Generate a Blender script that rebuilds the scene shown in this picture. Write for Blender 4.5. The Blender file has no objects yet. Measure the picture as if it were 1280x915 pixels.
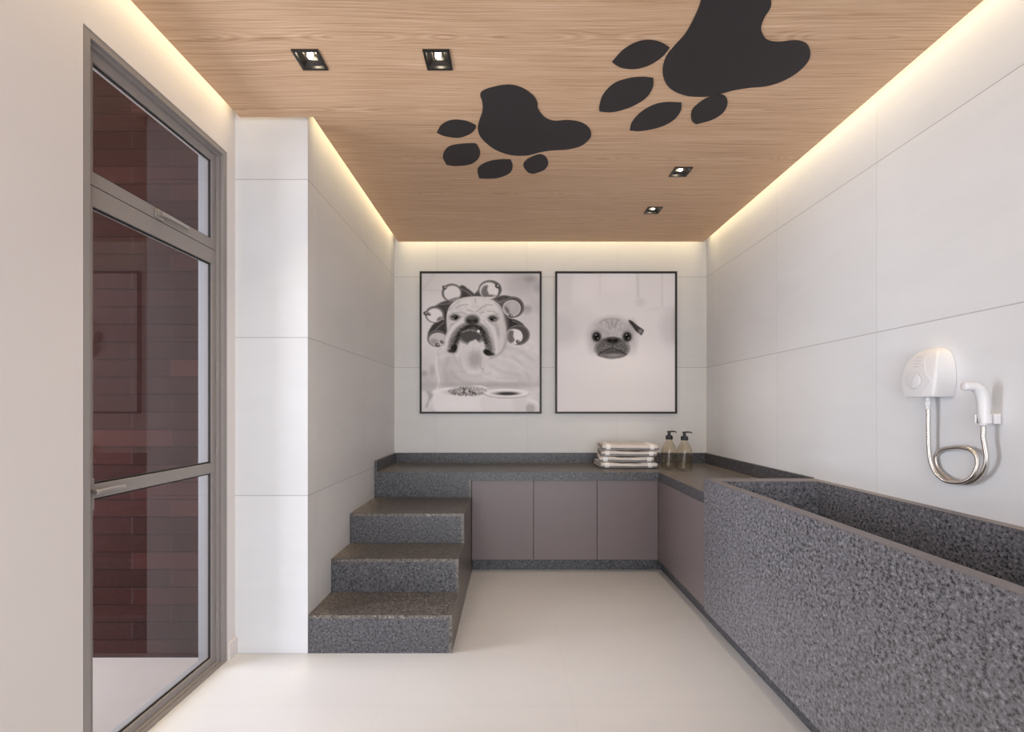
import bpy, bmesh, math, random
import numpy as np
from mathutils import Vector, Matrix
random.seed(4)
S = bpy.context.scene
COL = S.collection
PI = math.pi

# ------------------------------------------------------------------ camera
F = 563.0; VX = 639.0; VY = 509.8; CZ = 1.244      # focal length (px), vanishing point, eye height
cam = bpy.data.cameras.new('camera'); camo = bpy.data.objects.new('camera', cam); COL.objects.link(camo)
camo.location = (0, 0, CZ); camo.rotation_euler = (PI/2, 0, 0)
cam.sensor_width = 36; cam.lens = F/1280*36
cam.shift_x = (640-VX)/1280; cam.shift_y = (VY-457.5)/1280
cam.clip_start = 0.02
S.camera = camo

# room dimensions (metres)
XL, XR, XC = -1.397, 1.724, -1.03      # left wall, right wall, side of the column
YB, YC = 3.977, 2.28                   # back wall, front of the column
ZP = 2.697                             # underside of the wooden ceiling panel
ZT = 3.00

# ------------------------------------------------------------------ helpers
def box(bm, x0, x1, y0, y1, z0, z1):
    v = [bm.verts.new(p) for p in ((x0,y0,z0),(x1,y0,z0),(x1,y1,z0),(x0,y1,z0),(x0,y0,z1),(x1,y0,z1),(x1,y1,z1),(x0,y1,z1))]
    for f in ((0,3,2,1),(4,5,6,7),(0,1,5,4),(1,2,6,5),(2,3,7,6),(3,0,4,7)):
        bm.faces.new([v[i] for i in f])
    return bm

def BM(): return bmesh.new()

def bevel(bm, w, seg=2):
    bmesh.ops.bevel(bm, geom=list(bm.edges), offset=w, segments=seg, profile=0.5, affect='EDGES', clamp_overlap=True)
    return bm

def bx(x0, x1, y0, y1, z0, z1, bev=0.0, seg=2):
    bm = box(BM(), x0, x1, y0, y1, z0, z1)
    if bev: bevel(bm, bev, seg)
    return bm

def lathe(bm, prof, center=(0,0,0), n=40, axis='z'):
    rings = []
    for r, h in prof:
        ring = []
        if r < 1e-6:
            pts = [(0, 0, h)]
        else:
            pts = [(r*math.cos(2*PI*i/n), r*math.sin(2*PI*i/n), h) for i in range(n)]
        for p in pts:
            if axis == 'x': p = (p[2], p[0], p[1])
            if axis == 'y': p = (p[1], p[2], p[0])
            ring.append(bm.verts.new((p[0]+center[0], p[1]+center[1], p[2]+center[2])))
        rings.append(ring)
    for a, b in zip(rings, rings[1:]):
        if len(a) == 1 and len(b) == 1: continue
        for i in range(n):
            j = (i+1) % n
            if len(a) == 1: bm.faces.new((a[0], b[j], b[i]))
            elif len(b) == 1: bm.faces.new((a[i], a[j], b[0]))
            else: bm.faces.new((a[i], a[j], b[j], b[i]))
    bmesh.ops.recalc_face_normals(bm, faces=list(bm.faces))
    return bm

def catmull(pts, n=6, closed=False):
    P = [Vector(p) for p in pts]; out = []; L = len(P)
    rng = range(L) if closed else range(L-1)
    for i in rng:
        if closed: a, b, c, d = P[(i-1) % L], P[i], P[(i+1) % L], P[(i+2) % L]
        else: a, b, c, d = P[max(i-1, 0)], P[i], P[i+1], P[min(i+2, L-1)]
        for k in range(n):
            t = k/n
            out.append(0.5*((2*b)+(-a+c)*t+(2*a-5*b+4*c-d)*t*t+(-a+3*b-3*c+d)*t**3))
    if not closed: out.append(P[-1].copy())
    return out

def tube(bm, path, rad, n=12, caps=True):
    path = [Vector(p) for p in path]
    rings = []; up = None
    for i, p in enumerate(path):
        t = (path[min(i+1, len(path)-1)]-path[max(i-1, 0)]).normalized()
        if up is None:
            up = Vector((0, 0, 1)) if abs(t.z) < 0.9 else Vector((0, 1, 0))
        a = (up - t*up.dot(t)).normalized(); b = t.cross(a); up = a
        r = rad(i/(len(path)-1)) if callable(rad) else rad
        rings.append([bm.verts.new(p+a*(r*math.cos(2*PI*k/n))+b*(r*math.sin(2*PI*k/n))) for k in range(n)])
    for A, B in zip(rings, rings[1:]):
        for k in range(n):
            bm.faces.new((A[k], A[(k+1) % n], B[(k+1) % n], B[k]))
    if caps:
        bm.faces.new(list(reversed(rings[0]))); bm.faces.new(rings[-1])
    bmesh.ops.recalc_face_normals(bm, faces=list(bm.faces))
    return bm

def prism(bm, pts, ext):
    """polygon (3-d points) extruded by the vector ext"""
    a = [bm.verts.new(p) for p in pts]; e = Vector(ext)
    b = [bm.verts.new(Vector(p)+e) for p in pts]
    n = len(a)
    bm.faces.new(a); bm.faces.new(list(reversed(b)))
    for i in range(n):
        j = (i+1) % n
        bm.faces.new((a[j], a[i], b[i], b[j]))
    bmesh.ops.recalc_face_normals(bm, faces=list(bm.faces))
    return bm

def wpos(o):
    p = Vector((0, 0, 0))
    while o: p = p + o.location; o = o.parent
    return p

def obj(name, bm, mat, parent=None, smooth=False, origin=None, angle=None):
    """links a bmesh given in world coordinates as ONE mesh object"""
    me = bpy.data.meshes.new(name)
    off = wpos(parent) if parent else Vector((0, 0, 0))
    if origin is not None: off = Vector(origin)
    bmesh.ops.translate(bm, verts=list(bm.verts), vec=-off)
    if smooth:
        for f in bm.faces: f.smooth = True
        if angle:
            for e in bm.edges:
                if len(e.link_faces) == 2 and e.calc_face_angle(0) > angle: e.smooth = False
    bm.to_mesh(me); bm.free()
    if mat: me.materials.append(mat)
    o = bpy.data.objects.new(name, me); COL.objects.link(o)
    if parent: o.parent = parent
    elif origin is not None: o.location = off
    return o

def tag(o, label=None, cat=None, group=None, kind=None):
    if label: o['label'] = label
    if cat: o['category'] = cat
    if group: o['group'] = group
    if kind: o['kind'] = kind
    return o

def thing(name, label, cat, loc, group=None):
    o = bpy.data.objects.new(name, None); COL.objects.link(o); o.location = loc
    o.empty_display_size = 0.05
    return tag(o, label, cat, group)

def struct(name, bm, mat, parent=None, label=None, cat=None):
    o = obj(name, bm, mat, parent); tag(o, label, cat, None, 'structure'); return o

def copy_tree(o, parent=None):
    c = o.copy(); COL.objects.link(c)
    if parent: c.parent = parent
    for ch in list(o.children): copy_tree(ch, c)
    return c

# ------------------------------------------------------------------ materials
def lin(r, g, b):
    f = lambda c: (c/255/12.92) if c/255 <= 0.04045 else ((c/255+0.055)/1.055)**2.4
    return (f(r), f(g), f(b), 1)

class NT:
    def __init__(self, name):
        self.m = bpy.data.materials.new(name); self.m.use_nodes = True
        self.t = self.m.node_tree; self.t.nodes.clear()
        self.out = self.n('ShaderNodeOutputMaterial')
    def n(self, typ, **kw):
        x = self.t.nodes.new(typ)
        for k, v in kw.items(): setattr(x, k, v)
        return x
    def set(self, node, sock, v):
        if hasattr(v, 'links'): self.t.links.new(v, node.inputs[sock])
        else: node.inputs[sock].default_value = v
    def math(self, op, a, b=None, c=None, clamp=False):
        x = self.n('ShaderNodeMath', operation=op); x.use_clamp = clamp
        self.set(x, 0, a)
        if b is not None: self.set(x, 1, b)
        if c is not None: self.set(x, 2, c)
        return x.outputs[0]
    def ramp(self, fac, stops, interp='LINEAR'):
        x = self.n('ShaderNodeValToRGB'); self.set(x, 0, fac); cr = x.color_ramp; cr.interpolation = interp
        while len(cr.elements) < len(stops): cr.elements.new(0.5)
        for e, (p, c) in zip(cr.elements, stops):
            e.position = p; e.color = c if len(c) == 4 else (*c, 1)
        return x.outputs[0]
    def mix(self, fac, a, b, blend='MIX'):
        x = self.n('ShaderNodeMix', data_type='RGBA', blend_type=blend)
        self.set(x, 0, fac); self.set(x, 6, a); self.set(x, 7, b); return x.outputs[2]
    def noise(self, vec, scale, detail=3, rough=0.5, dist=0.0):
        x = self.n('ShaderNodeTexNoise'); self.set(x, 'Vector', vec); self.set(x, 'Scale', scale)
        self.set(x, 'Detail', detail); self.set(x, 'Roughness', rough); self.set(x, 'Distortion', dist)
        return x.outputs[0]
    def mapping(self, vec, scale=(1,1,1), loc=(0,0,0), rot=(0,0,0)):
        x = self.n('ShaderNodeMapping'); self.set(x, 'Vector', vec); self.set(x, 'Scale', scale)
        self.set(x, 'Location', loc); self.set(x, 'Rotation', rot); return x.outputs[0]
    def pos(self): return self.n('ShaderNodeNewGeometry').outputs['Position']
    def objc(self): return self.n('ShaderNodeTexCoord').outputs['Object']
    def xyz(self, v):
        x = self.n('ShaderNodeSeparateXYZ'); self.set(x, 0, v); return x.outputs
    def bump(self, h, strength=0.1, dist=0.01):
        x = self.n('ShaderNodeBump'); self.set(x, 'Height', h); self.set(x, 'Strength', strength); self.set(x, 'Distance', dist)
        return x.outputs[0]
    def bsdf(self, color, rough=0.5, spec=0.5, metal=0.0, normal=None, **kw):
        b = self.n('ShaderNodeBsdfPrincipled')
        self.set(b, 'Base Color', color); self.set(b, 'Roughness', rough); self.set(b, 'Specular IOR Level', spec); self.set(b, 'Metallic', metal)
        if normal is not None: self.set(b, 'Normal', normal)
        for k, v in kw.items(): self.set(b, k.replace('_', ' '), v)
        self.t.links.new(b.outputs[0], self.out.inputs[0])
        return self.m

def plain(name, c, rough=0.5, spec=0.5, metal=0.0, var=0.04):
    n = NT(name)
    f = n.noise(n.pos(), 6.0, 3)
    k = n.math('MULTIPLY_ADD', f, var*2, 1-var)
    col = n.mix(1.0, c, k, 'MULTIPLY')
    return n.bsdf(col, rough, spec, metal)

def tile_mat(name, axis, u0, c0, size=0.8, vline=0.35):
    """large pale stone tiles: joints every `size`, faint veining, slight tone change per tile"""
    n = NT(name); p = n.pos(); s = n.xyz(p)
    u = n.math('DIVIDE', n.math('SUBTRACT', s[axis], u0), size)
    w = n.math('DIVIDE', s[2], size)
    def line(x, width):
        d = n.math('ABSOLUTE', n.math('SUBTRACT', n.math('FRACT', n.math('ADD', x, 0.5)), 0.5))
        return n.math('SUBTRACT', 1.0, n.math('DIVIDE', d, width/size, clamp=True), clamp=True)
    lh = line(w, 0.0035); lv = n.math('MULTIPLY', line(u, 0.003), vline)
    l = n.math('MAXIMUM', lh, lv)
    cb = n.n('ShaderNodeCombineXYZ'); n.set(cb, 0, n.math('FLOOR', u)); n.set(cb, 1, n.math('FLOOR', w))
    wn = n.n('ShaderNodeTexWhiteNoise', noise_dimensions='3D'); n.set(wn, 'Vector', cb.outputs[0])
    off = n.n('ShaderNodeVectorMath', operation='MULTIPLY_ADD'); n.set(off, 0, cb.outputs[0]); off.inputs[1].default_value = (3.7, 5.1, 2.3); n.set(off, 2, p)
    v1 = n.noise(n.mapping(off.outputs[0], (1.2, 1.2, 3.5), rot=(0.35, 0.3, 0)), 1.6, 4, 0.55, 0.6)
    v2 = n.noise(p, 160, 2)
    val = n.math('ADD', n.math('MULTIPLY_ADD', v1, 0.13, 0.90), n.math('MULTIPLY_ADD', wn.outputs[0], 0.055, -0.01))
    val = n.math('ADD', val, n.math('MULTIPLY_ADD', v2, 0.05, -0.02))
    col = n.mix(1.0, c0, val, 'MULTIPLY')
    col = n.mix(n.math('MULTIPLY', l, 0.62), col, (0.16, 0.155, 0.15, 1))
    h = n.math('SUBTRACT', n.math('MULTIPLY', v2, 0.25), l)
    return n.bsdf(col, 0.42, 0.35, normal=n.bump(h, 0.10, 0.002))

def granite_mat(name, scale=95, dark=(0.014,0.014,0.0155), mid=(0.066,0.066,0.072), light=(0.17,0.17,0.19), rough=0.40, spec=0.55):
    n = NT(name); p = n.pos()
    a = n.noise(p, scale, 3, 0.62, 0.3)
    b = n.noise(n.mapping(p, loc=(3.1, 7.7, 1.9)), scale*2.4, 2, 0.5)
    f = n.math('ADD', n.math('MULTIPLY', a, 0.68), n.math('MULTIPLY', b, 0.32))
    col = n.ramp(f, [(0.40, dark), (0.47, mid), (0.56, (mid[0]*1.35, mid[1]*1.35, mid[2]*1.38)), (0.65, light)])
    r = n.math('MULTIPLY_ADD', a, 0.16, rough-0.08)
    return n.bsdf(col, r, spec, normal=n.bump(f, 0.10, 0.002))

def wood_mat():
    n = NT('oak_veneer'); p = n.pos()
    s = n.xyz(p)
    warp = n.noise(n.mapping(p, (0.7, 1.6, 1)), 1.0, 2, 0.5)
    # cathedral figure: ovals strung along rows across the room, straight fibre between the rows
    row = n.math('DIVIDE', n.math('ADD', s[1], 0.17), 0.43)
    d = n.math('SUBTRACT', n.math('FRACT', row), 0.5)
    cb = n.n('ShaderNodeCombineXYZ'); n.set(cb, 0, n.math('MULTIPLY_ADD', n.math('FLOOR', row), 3.37, n.math('MULTIPLY', s[0], 1.9))); n.set(cb, 1, n.math('MULTIPLY', n.math('FLOOR', row), 1.7))
    lobe = n.noise(cb.outputs[0], 1.0, 1, 0.4)
    oval = n.math('SQRT', n.math('ADD', n.math('POWER', n.math('MULTIPLY', d, 2.2), 2.0), n.math('POWER', n.math('SUBTRACT', lobe, 0.5), 2.0)))
    msk = n.math('SUBTRACT', 1.0, n.math('MULTIPLY', n.math('ABSOLUTE', d), 3.4), clamp=True)
    cath = n.math('MULTIPLY', n.math('SINE', n.math('MULTIPLY', oval, 95.0)), msk)
    y = n.math('ADD', s[1], n.math('MULTIPLY', n.math('SUBTRACT', warp, 0.5), 0.10))
    cv = n.n('ShaderNodeCombineXYZ'); n.set(cv, 0, n.math('MULTIPLY', s[0], 1.3)); n.set(cv, 1, n.math('MULTIPLY', y, 130.0))
    fine = n.noise(cv.outputs[0], 1.0, 3, 0.65)
    fib = n.noise(n.mapping(p, (5, 300, 1)), 1.0, 2, 0.6)
    broad = n.noise(n.mapping(p, (0.35, 6.5, 1)), 1.0, 2, 0.5)
    f = n.math('MULTIPLY', cath, 0.055)
    f = n.math('ADD', f, n.math('MULTIPLY', fine, 0.62))
    f = n.math('ADD', f, n.math('MULTIPLY', fib, 0.34))
    f = n.math('ADD', f, n.math('MULTIPLY', broad, 0.12))
    col = n.ramp(f, [(0.33, lin(150, 116, 87)), (0.48, lin(192, 157, 126)), (0.62, lin(208, 175, 145)), (0.75, lin(231, 206, 180))])
    return n.bsdf(col, 0.50, 0.3, normal=n.bump(f, 0.06, 0.002))

def brick_mat():
    n = NT('dark_clinker_brick'); p = n.pos(); s = n.xyz(p)
    L, H = 0.3905, 0.0874
    row = n.math('DIVIDE', s[2], H); ri = n.math('FLOOR', row)
    par = n.math('MODULO', ri, 2.0)
    u = n.math('ADD', n.math('DIVIDE', n.math('ADD', s[0], 10*L+1.693), L), n.math('MULTIPLY', par, 0.5))
    ci = n.math('FLOOR', u)
    def line(x, wd, per):
        d = n.math('ABSOLUTE', n.math('SUBTRACT', n.math('FRACT', n.math('ADD', x, 0.5)), 0.5))
        return n.math('SUBTRACT', 1.0, n.math('DIVIDE', d, wd/per, clamp=True), clamp=True)
    lh = line(row, 0.005, H); lv = line(u, 0.005, L)
    cb = n.n('ShaderNodeCombineXYZ'); n.set(cb, 0, ci); n.set(cb, 1, ri)
    wn = n.n('ShaderNodeTexWhiteNoise', noise_dimensions='3D'); n.set(wn, 'Vector', cb.outputs[0])
    tone = n.ramp(wn.outputs[0], [(0.0, lin(41, 20, 18)), (0.62, lin(46, 24, 22)), (0.80, lin(50, 26, 24)), (1.0, lin(60, 32, 29))])
    nz = n.noise(p, 45, 3)
    col = n.mix(1.0, tone, n.math('MULTIPLY_ADD', nz, 0.35, 0.82), 'MULTIPLY')
    col = n.mix(n.math('MULTIPLY', lh, 0.85), col, lin(20, 12, 11))
    col = n.mix(n.math('MULTIPLY', lv, 0.55), col, lin(70, 56, 54))
    return n.bsdf(col, 0.85, 0.04, normal=n.bump(n.math('SUBTRACT', 0.0, lh), 0.4, 0.004))

def floor_mat(name, c0=(208, 206, 205)):
    n = NT(name); p = n.pos(); s = n.xyz(p)
    def line(x, x0, wd):
        d = n.math('ABSOLUTE', n.math('SUBTRACT', n.math('FRACT', n.math('ADD', n.math('DIVIDE', n.math('SUBTRACT', x, x0), 0.8), 0.5)), 0.5))
        return n.math('SUBTRACT', 1.0, n.math('DIVIDE', d, wd/0.8, clamp=True), clamp=True)
    l = n.math('MAXIMUM', line(s[0], -0.545, 0.0025), line(s[1], 1.88, 0.0025))
    v = n.noise(n.mapping(p, (1.0, 3.2, 1), rot=(0, 0, 0.25)), 1.6, 4, 0.55, 0.8)
    f = n.noise(p, 120, 2)
    val = n.math('ADD', n.math('MULTIPLY_ADD', v, 0.09, 0.93), n.math('MULTIPLY_ADD', f, 0.04, -0.02))
    col = n.mix(1.0, lin(*c0), val, 'MULTIPLY')
    col = n.mix(n.math('MULTIPLY', l, 0.16), col, (0.30, 0.28, 0.26, 1))
    return n.bsdf(col, 0.30, 0.45)

M = {}
M['paint'] = plain('wall_paint', lin(214, 208, 206), 0.6, 0.3, var=0.01)
M['white_paint'] = plain('white_plaster', lin(222, 222, 224), 0.7, 0.2, var=0.01)
M['reveal'] = plain('reveal_lining', lin(138, 138, 142), 0.5, 0.3, var=0.01)
M['tile_back'] = tile_mat('stone_tile_back', 0, 0.14, lin(216, 214, 212))
M['tile_right'] = tile_mat('stone_tile_right', 1, 2.125, lin(214, 215, 218))
M['tile_colfront'] = tile_mat('stone_tile_column', 0, -1.30-0.8*0.4, lin(212, 213, 216), vline=0.0)
M['tile_colside'] = tile_mat('stone_tile_column_side', 1, 2.394, lin(210, 209, 209))
M['granite'] = granite_mat('flamed_granite', 85)
M['granite_top'] = granite_mat('polished_granite_ceiling_tint', 80, (0.016,0.0135,0.012), (0.092,0.079,0.070), (0.32,0.28,0.25), rough=0.36, spec=0.8)  # brown stone tone, part of it the wood ceiling's warm reflection tinted in
M['rim'] = plain('granite_cut_edge', lin(112, 106, 107), 0.42, 0.5, var=0.03)
M['wood'] = wood_mat()
M['brick'] = brick_mat()
M['floor'] = floor_mat('porcelain_floor')
M['patio'] = floor_mat('porcelain_patio', (160, 151, 146))
M['door'] = plain('taupe_lacquer', lin(116, 105, 107), 0.36, 0.45, var=0.015)
M['carcass'] = plain('carcass_board', lin(60, 55, 55), 0.6, 0.3)
M['frame'] = plain('anodised_frame', lin(140, 134, 132), 0.45, 0.4, 0.0, var=0.0)
M['handle'] = plain('brushed_handle', lin(170, 165, 162), 0.30, 0.5, 0.7, var=0.02)
M['seal'] = plain('black_gasket', lin(36, 35, 36), 0.6, 0.3)
M['black'] = plain('black_film', lin(50, 46, 47), 0.55, 0.25, var=0.02)
M['blackmetal'] = plain('black_trim', lin(32, 29, 28), 0.35, 0.5, var=0.02)
M['pframe'] = plain('black_picture_frame', lin(40, 32, 30), 0.45, 0.4)
M['plastic'] = plain('white_plastic', lin(216, 215, 217), 0.28, 0.5, var=0.005)
M['plastic2'] = plain('white_plastic_seam', lin(190, 188, 192), 0.4, 0.4, var=0.01)
M['pump'] = plain('black_pump', lin(40, 38, 40), 0.4, 0.45)

def ior_both(n, v):
    # thin sheet: the same Fresnel curve from either side
    b = n.n('ShaderNodeNewGeometry').outputs['Backfacing']
    return n.math('MULTIPLY_ADD', b, 1.0/v-v, v)
def glass_clear():
    n = NT('clear_door_glass')
    tr = n.n('ShaderNodeBsdfTransparent'); tr.inputs[0].default_value = (0.90, 0.89, 0.90, 1)
    gl = n.n('ShaderNodeBsdfGlossy'); gl.inputs['Roughness'].default_value = 0.0; gl.inputs[0].default_value = (1, 1, 1, 1)
    fr = n.n('ShaderNodeFresnel'); n.set(fr, 0, ior_both(n, 1.5))
    fac = n.math('MULTIPLY', fr.outputs[0], n.math('SUBTRACT', 1.0, n.n('ShaderNodeNewGeometry').outputs['Backfacing']), clamp=True)
    mx = n.n('ShaderNodeMixShader'); n.set(mx, 0, fac); n.set(mx, 1, tr.outputs[0]); n.set(mx, 2, gl.outputs[0])
    n.t.links.new(mx.outputs[0], n.out.inputs[0]); return n.m
M['glass'] = glass_clear()

def bottle_glass():
    n = NT('amber_tinted_glass')
    tr = n.n('ShaderNodeBsdfTransparent'); tr.inputs[0].default_value = (0.972, 0.945, 0.895, 1)
    gl = n.n('ShaderNodeBsdfGlass'); gl.inputs['Color'].default_value = (0.97, 0.94, 0.90, 1); gl.inputs['Roughness'].default_value = 0.02; gl.inputs['IOR'].default_value = 1.2
    mx = n.n('ShaderNodeMixShader'); mx.inputs[0].default_value = 0.10
    n.set(mx, 1, tr.outputs[0]); n.set(mx, 2, gl.outputs[0])
    gs = n.n('ShaderNodeBsdfGlossy'); gs.inputs['Roughness'].default_value = 0.05
    lw = n.n('ShaderNodeFresnel'); n.set(lw, 0, ior_both(n, 1.3))
    m2 = n.n('ShaderNodeMixShader'); n.set(m2, 0, lw.outputs[0]); n.set(m2, 1, mx.outputs[0]); n.set(m2, 2, gs.outputs[0])
    n.t.links.new(m2.outputs[0], n.out.inputs[0]); return n.m
M['bottle'] = bottle_glass()

def chrome_hose():
    n = NT('ribbed_chrome_hose')
    return n.bsdf((0.72, 0.68, 0.64, 1), 0.22, 0.5, 1.0)
M['chrome'] = chrome_hose()

def lamp_mat():
    n = NT('lamp_glow'); e = n.n('ShaderNodeEmission'); e.inputs[0].default_value = (1, 0.86, 0.62, 1); e.inputs[1].default_value = 30
    n.t.links.new(e.outputs[0], n.out.inputs[0]); return n.m
M['lamp'] = lamp_mat()

def towel_mat():
    n = NT('striped_cotton'); o = n.objc(); s = n.xyz(o)
    def band(x, c, w):
        d = n.math('ABSOLUTE', n.math('SUBTRACT', x, c))
        return n.math('LESS_THAN', d, w)
    ax = n.math('ABSOLUTE', s[0])
    wb = band(ax, 0.172, 0.017)
    wv = n.noise(n.mapping(o, (400, 400, 400)), 1.0, 2)
    big = n.noise(o, 14, 2)
    base = n.mix(1.0, lin(212, 205, 200), n.math('MULTIPLY_ADD', wv, 0.22, 0.87), 'MULTIPLY')
    # thin charcoal border line woven along the lower part of the folded edge
    zz = n.math('ADD', s[2], n.math('MULTIPLY_ADD', big, 0.006, -0.003))
    dk = n.math('MULTIPLY', band(zz, 0.0125, 0.0036), n.math('LESS_THAN', s[1], -0.12))
    col = n.mix(n.math('MULTIPLY', dk, 0.85), base, lin(52, 49, 54))
    col = n.mix(wb, col, lin(238, 236, 235))
    return n.bsdf(col, 0.9, 0.1, normal=n.bump(wv, 0.3, 0.002))
M['towel'] = towel_mat()

# ------------------------------------------------------------------ room shell
G = 0.12
struct('floor', bx(XL-0.141, XR+G, -1.75, YB+G, -0.12, 0), M['floor'])
struct('wall_back', bx(XC-0.5, XR+G, YB, YB+G, 0, ZT), M['tile_back'])
struct('wall_right', bx(XR, XR+G, -1.75, YB, 0, ZT), M['tile_right'])
def column():
    bm = box(BM(), XL, XC, YC, YB, 0, ZT)
    me = obj('wall_column', bm, M['tile_colfront']); me.data.materials.append(M['tile_colside'])
    for p in me.data.polygons:
        if p.normal.x > 0.5: p.material_index = 1
    return tag(me, kind='structure')
column()
DY0, DY1, DZ = 1.470, 2.2155, 2.500       # door opening in the left wall
XO = -1.538                               # outer face of the left wall
def left_wall():
    bm = BM()
    box(bm, XO, XL, -1.75, DY0, 0, ZT); box(bm, XO, XL, DY0, DY1, DZ, ZT); box(bm, XO, XL, DY1, YB, 0, ZT)
    return struct('wall_left', bm, M['paint'])
left_wall()
def reveal():
    bm = BM()                              # plastered lining of the opening, behind the frame
    box(bm, XO, XL-0.052, DY1-0.002, DY1-0.0005, 0.0, DZ)
    box(bm, XO, XL-0.052, DY0+0.0005, DY0+0.002, 0.0, DZ)
    box(bm, XO, XL-0.052, DY0+0.002, DY1-0.002, DZ-0.002, DZ-0.0005)
    box(bm, XO, XL-0.052, DY0+0.002, DY1-0.002, 0.0, 0.002)
    return struct('trim_1', bm, M['reveal'])
reveal()
# wall behind the camera with a wide opening to the daylight
def front_wall():
    bm = BM(); y0, y1 = -1.75, -1.60
    box(bm, XL, -1.30, y0, y1, 0, ZT); box(bm, 1.62, XR, y0, y1, 0, ZT); box(bm, -1.30, 1.62, y0, y1, 2.60, ZT)
    return struct('wall_front', bm, M['white_paint'])
front_wall()
struct('ceiling', bx(XL-0.141, XR+G, -1.75, YB+G, ZT, ZT+0.12), M['white_paint'])

# baseboard
struct('baseboard_left', bx(XL, XL+0.012, DY1+0.004, YC-0.001, 0.0, 0.085, 0.0012, 1), M['paint'])
struct('baseboard_left.001', bx(XL, XL+0.012, -1.59, DY0-0.004, 0.0, 0.085, 0.0012, 1), M['paint'])

# outside
struct('wall_outside', bx(-4.6, XO-0.0015, 2.243, 2.40, 0, 3.15), M['brick'])
struct('floor_outside', bx(-4.6, XO-0.001, -4.5, 2.242, -0.12, -0.001), M['patio'])
struct('wall_outside_side', bx(-4.75, -4.6, -4.5, 2.40, -0.1, 2.6), M['white_paint'])

# ------------------------------------------------------------------ wooden ceiling panel with the four lamp holes
LIGHTS = [(-0.838, 1.878), (-0.305, 1.878), (1.042, 2.770), (1.043, 3.310)]
HW = 0.046
def panel():
    x0, x1, y0, y1 = XL+0.040, XR-0.040, -1.56, YB-0.040
    nx, ny = XC+0.040, YC-0.030
    xs = sorted({x0, nx, x1} | {a+s*HW for a, b in LIGHTS for s in (-1, 1)})
    ys = sorted({y0, ny, y1} | {b+s*HW for a, b in LIGHTS for s in (-1, 1)})
    def solid(i, j):
        if i < 0 or j < 0 or i >= len(xs)-1 or j >= len(ys)-1: return False
        cx, cy = (xs[i]+xs[i+1])/2, (ys[j]+ys[j+1])/2
        if cx < nx and cy > ny: return False
        return not any(abs(cx-a) < HW and abs(cy-b) < HW for a, b in LIGHTS)
    bm = BM(); V = {}
    def v(i, j, k):
        if (i, j, k) not in V: V[(i, j, k)] = bm.verts.new((xs[i], ys[j], (ZP, ZP+0.025)[k]))
        return V[(i, j, k)]
    for i in range(len(xs)-1):
        for j in range(len(ys)-1):
            if not solid(i, j): continue
            bm.faces.new((v(i,j,0), v(i,j+1,0), v(i+1,j+1,0), v(i+1,j,0)))
            bm.faces.new((v(i,j,1), v(i+1,j,1), v(i+1,j+1,1), v(i,j+1,1)))
            if not solid(i-1, j): bm.faces.new((v(i,j,0), v(i,j,1), v(i,j+1,1), v(i,j+1,0)))
            if not solid(i+1, j): bm.faces.new((v(i+1,j,0), v(i+1,j+1,0), v(i+1,j+1,1), v(i+1,j,1)))
            if not solid(i, j-1): bm.faces.new((v(i,j,0), v(i+1,j,0), v(i+1,j,1), v(i,j,1)))
            if not solid(i, j+1): bm.faces.new((v(i,j+1,0), v(i,j+1,1), v(i+1,j+1,1), v(i+1,j+1,0)))
    bmesh.ops.recalc_face_normals(bm, faces=list(bm.faces))
    return struct('ceiling_panel', bm, M['wood'])
panel()

# downlights
DL = ['black square ceiling downlight nearest the glass door', 'black square ceiling downlight left of the small paw print, second from the door',
      'black square ceiling downlight nearer to the large paw print on the right side', 'black square ceiling downlight closest to the back wall above the pug picture']
def downlight(i, a, b):
    t = thing('downlight', DL[i], 'ceiling light', (a, b, ZP), 'recessed downlights')
    bm = BM(); o, w, z = 0.0545, 0.044, ZP-0.006
    for (x0, x1, y0, y1) in ((-o, o, -o, -w), (-o, o, w, o), (-o, -w, -w, w), (w, o, -w, w)):
        box(bm, a+x0, a+x1, b+y0, b+y1, z, ZP-0.0003)
    obj('trim', bm, M['blackmetal'], t)
    bm = BM()                               # shallow square dish around the lamp
    rings = []
    for h, zz in ((0.0435, ZP-0.005), (0.042, ZP+0.004), (0.027, ZP+0.014), (0.024, ZP+0.0145), (0.021, ZP+0.030)):
        rings.append([bm.verts.new((a+sx*h, b+sy*h, zz)) for sx, sy in ((-1,-1),(1,-1),(1,1),(-1,1))])
    for A, B in zip(rings, rings[1:]):
        for k in range(4): bm.faces.new((A[k], A[(k+1) % 4], B[(k+1) % 4], B[k]))
    bm.faces.new(rings[-1])
    obj('reflector', bm, M['blackmetal'], t)
    bm = lathe(BM(), [(0, ZP+0.004), (0.006, ZP+0.0047), (0.0105, ZP+0.008), (0.012, ZP+0.013), (0.012, ZP+0.029)], (a, b, 0), 24)
    obj('lamp', bm, M['lamp'], t, True)
    l = bpy.data.lights.new('downlight_beam', 'SPOT'); l.energy = SPOT_W; l.color = (1.0, 0.84, 0.64); l.spot_size = math.radians(80); l.spot_blend = 0.75; l.shadow_soft_size = 0.02
    lo = bpy.data.objects.new('downlight_beam', l); COL.objects.link(lo); lo.location = (a, b, ZP-0.012)
SPOT_W = 18
for i, (a, b) in enumerate(LIGHTS): downlight(i, a, b)

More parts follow.
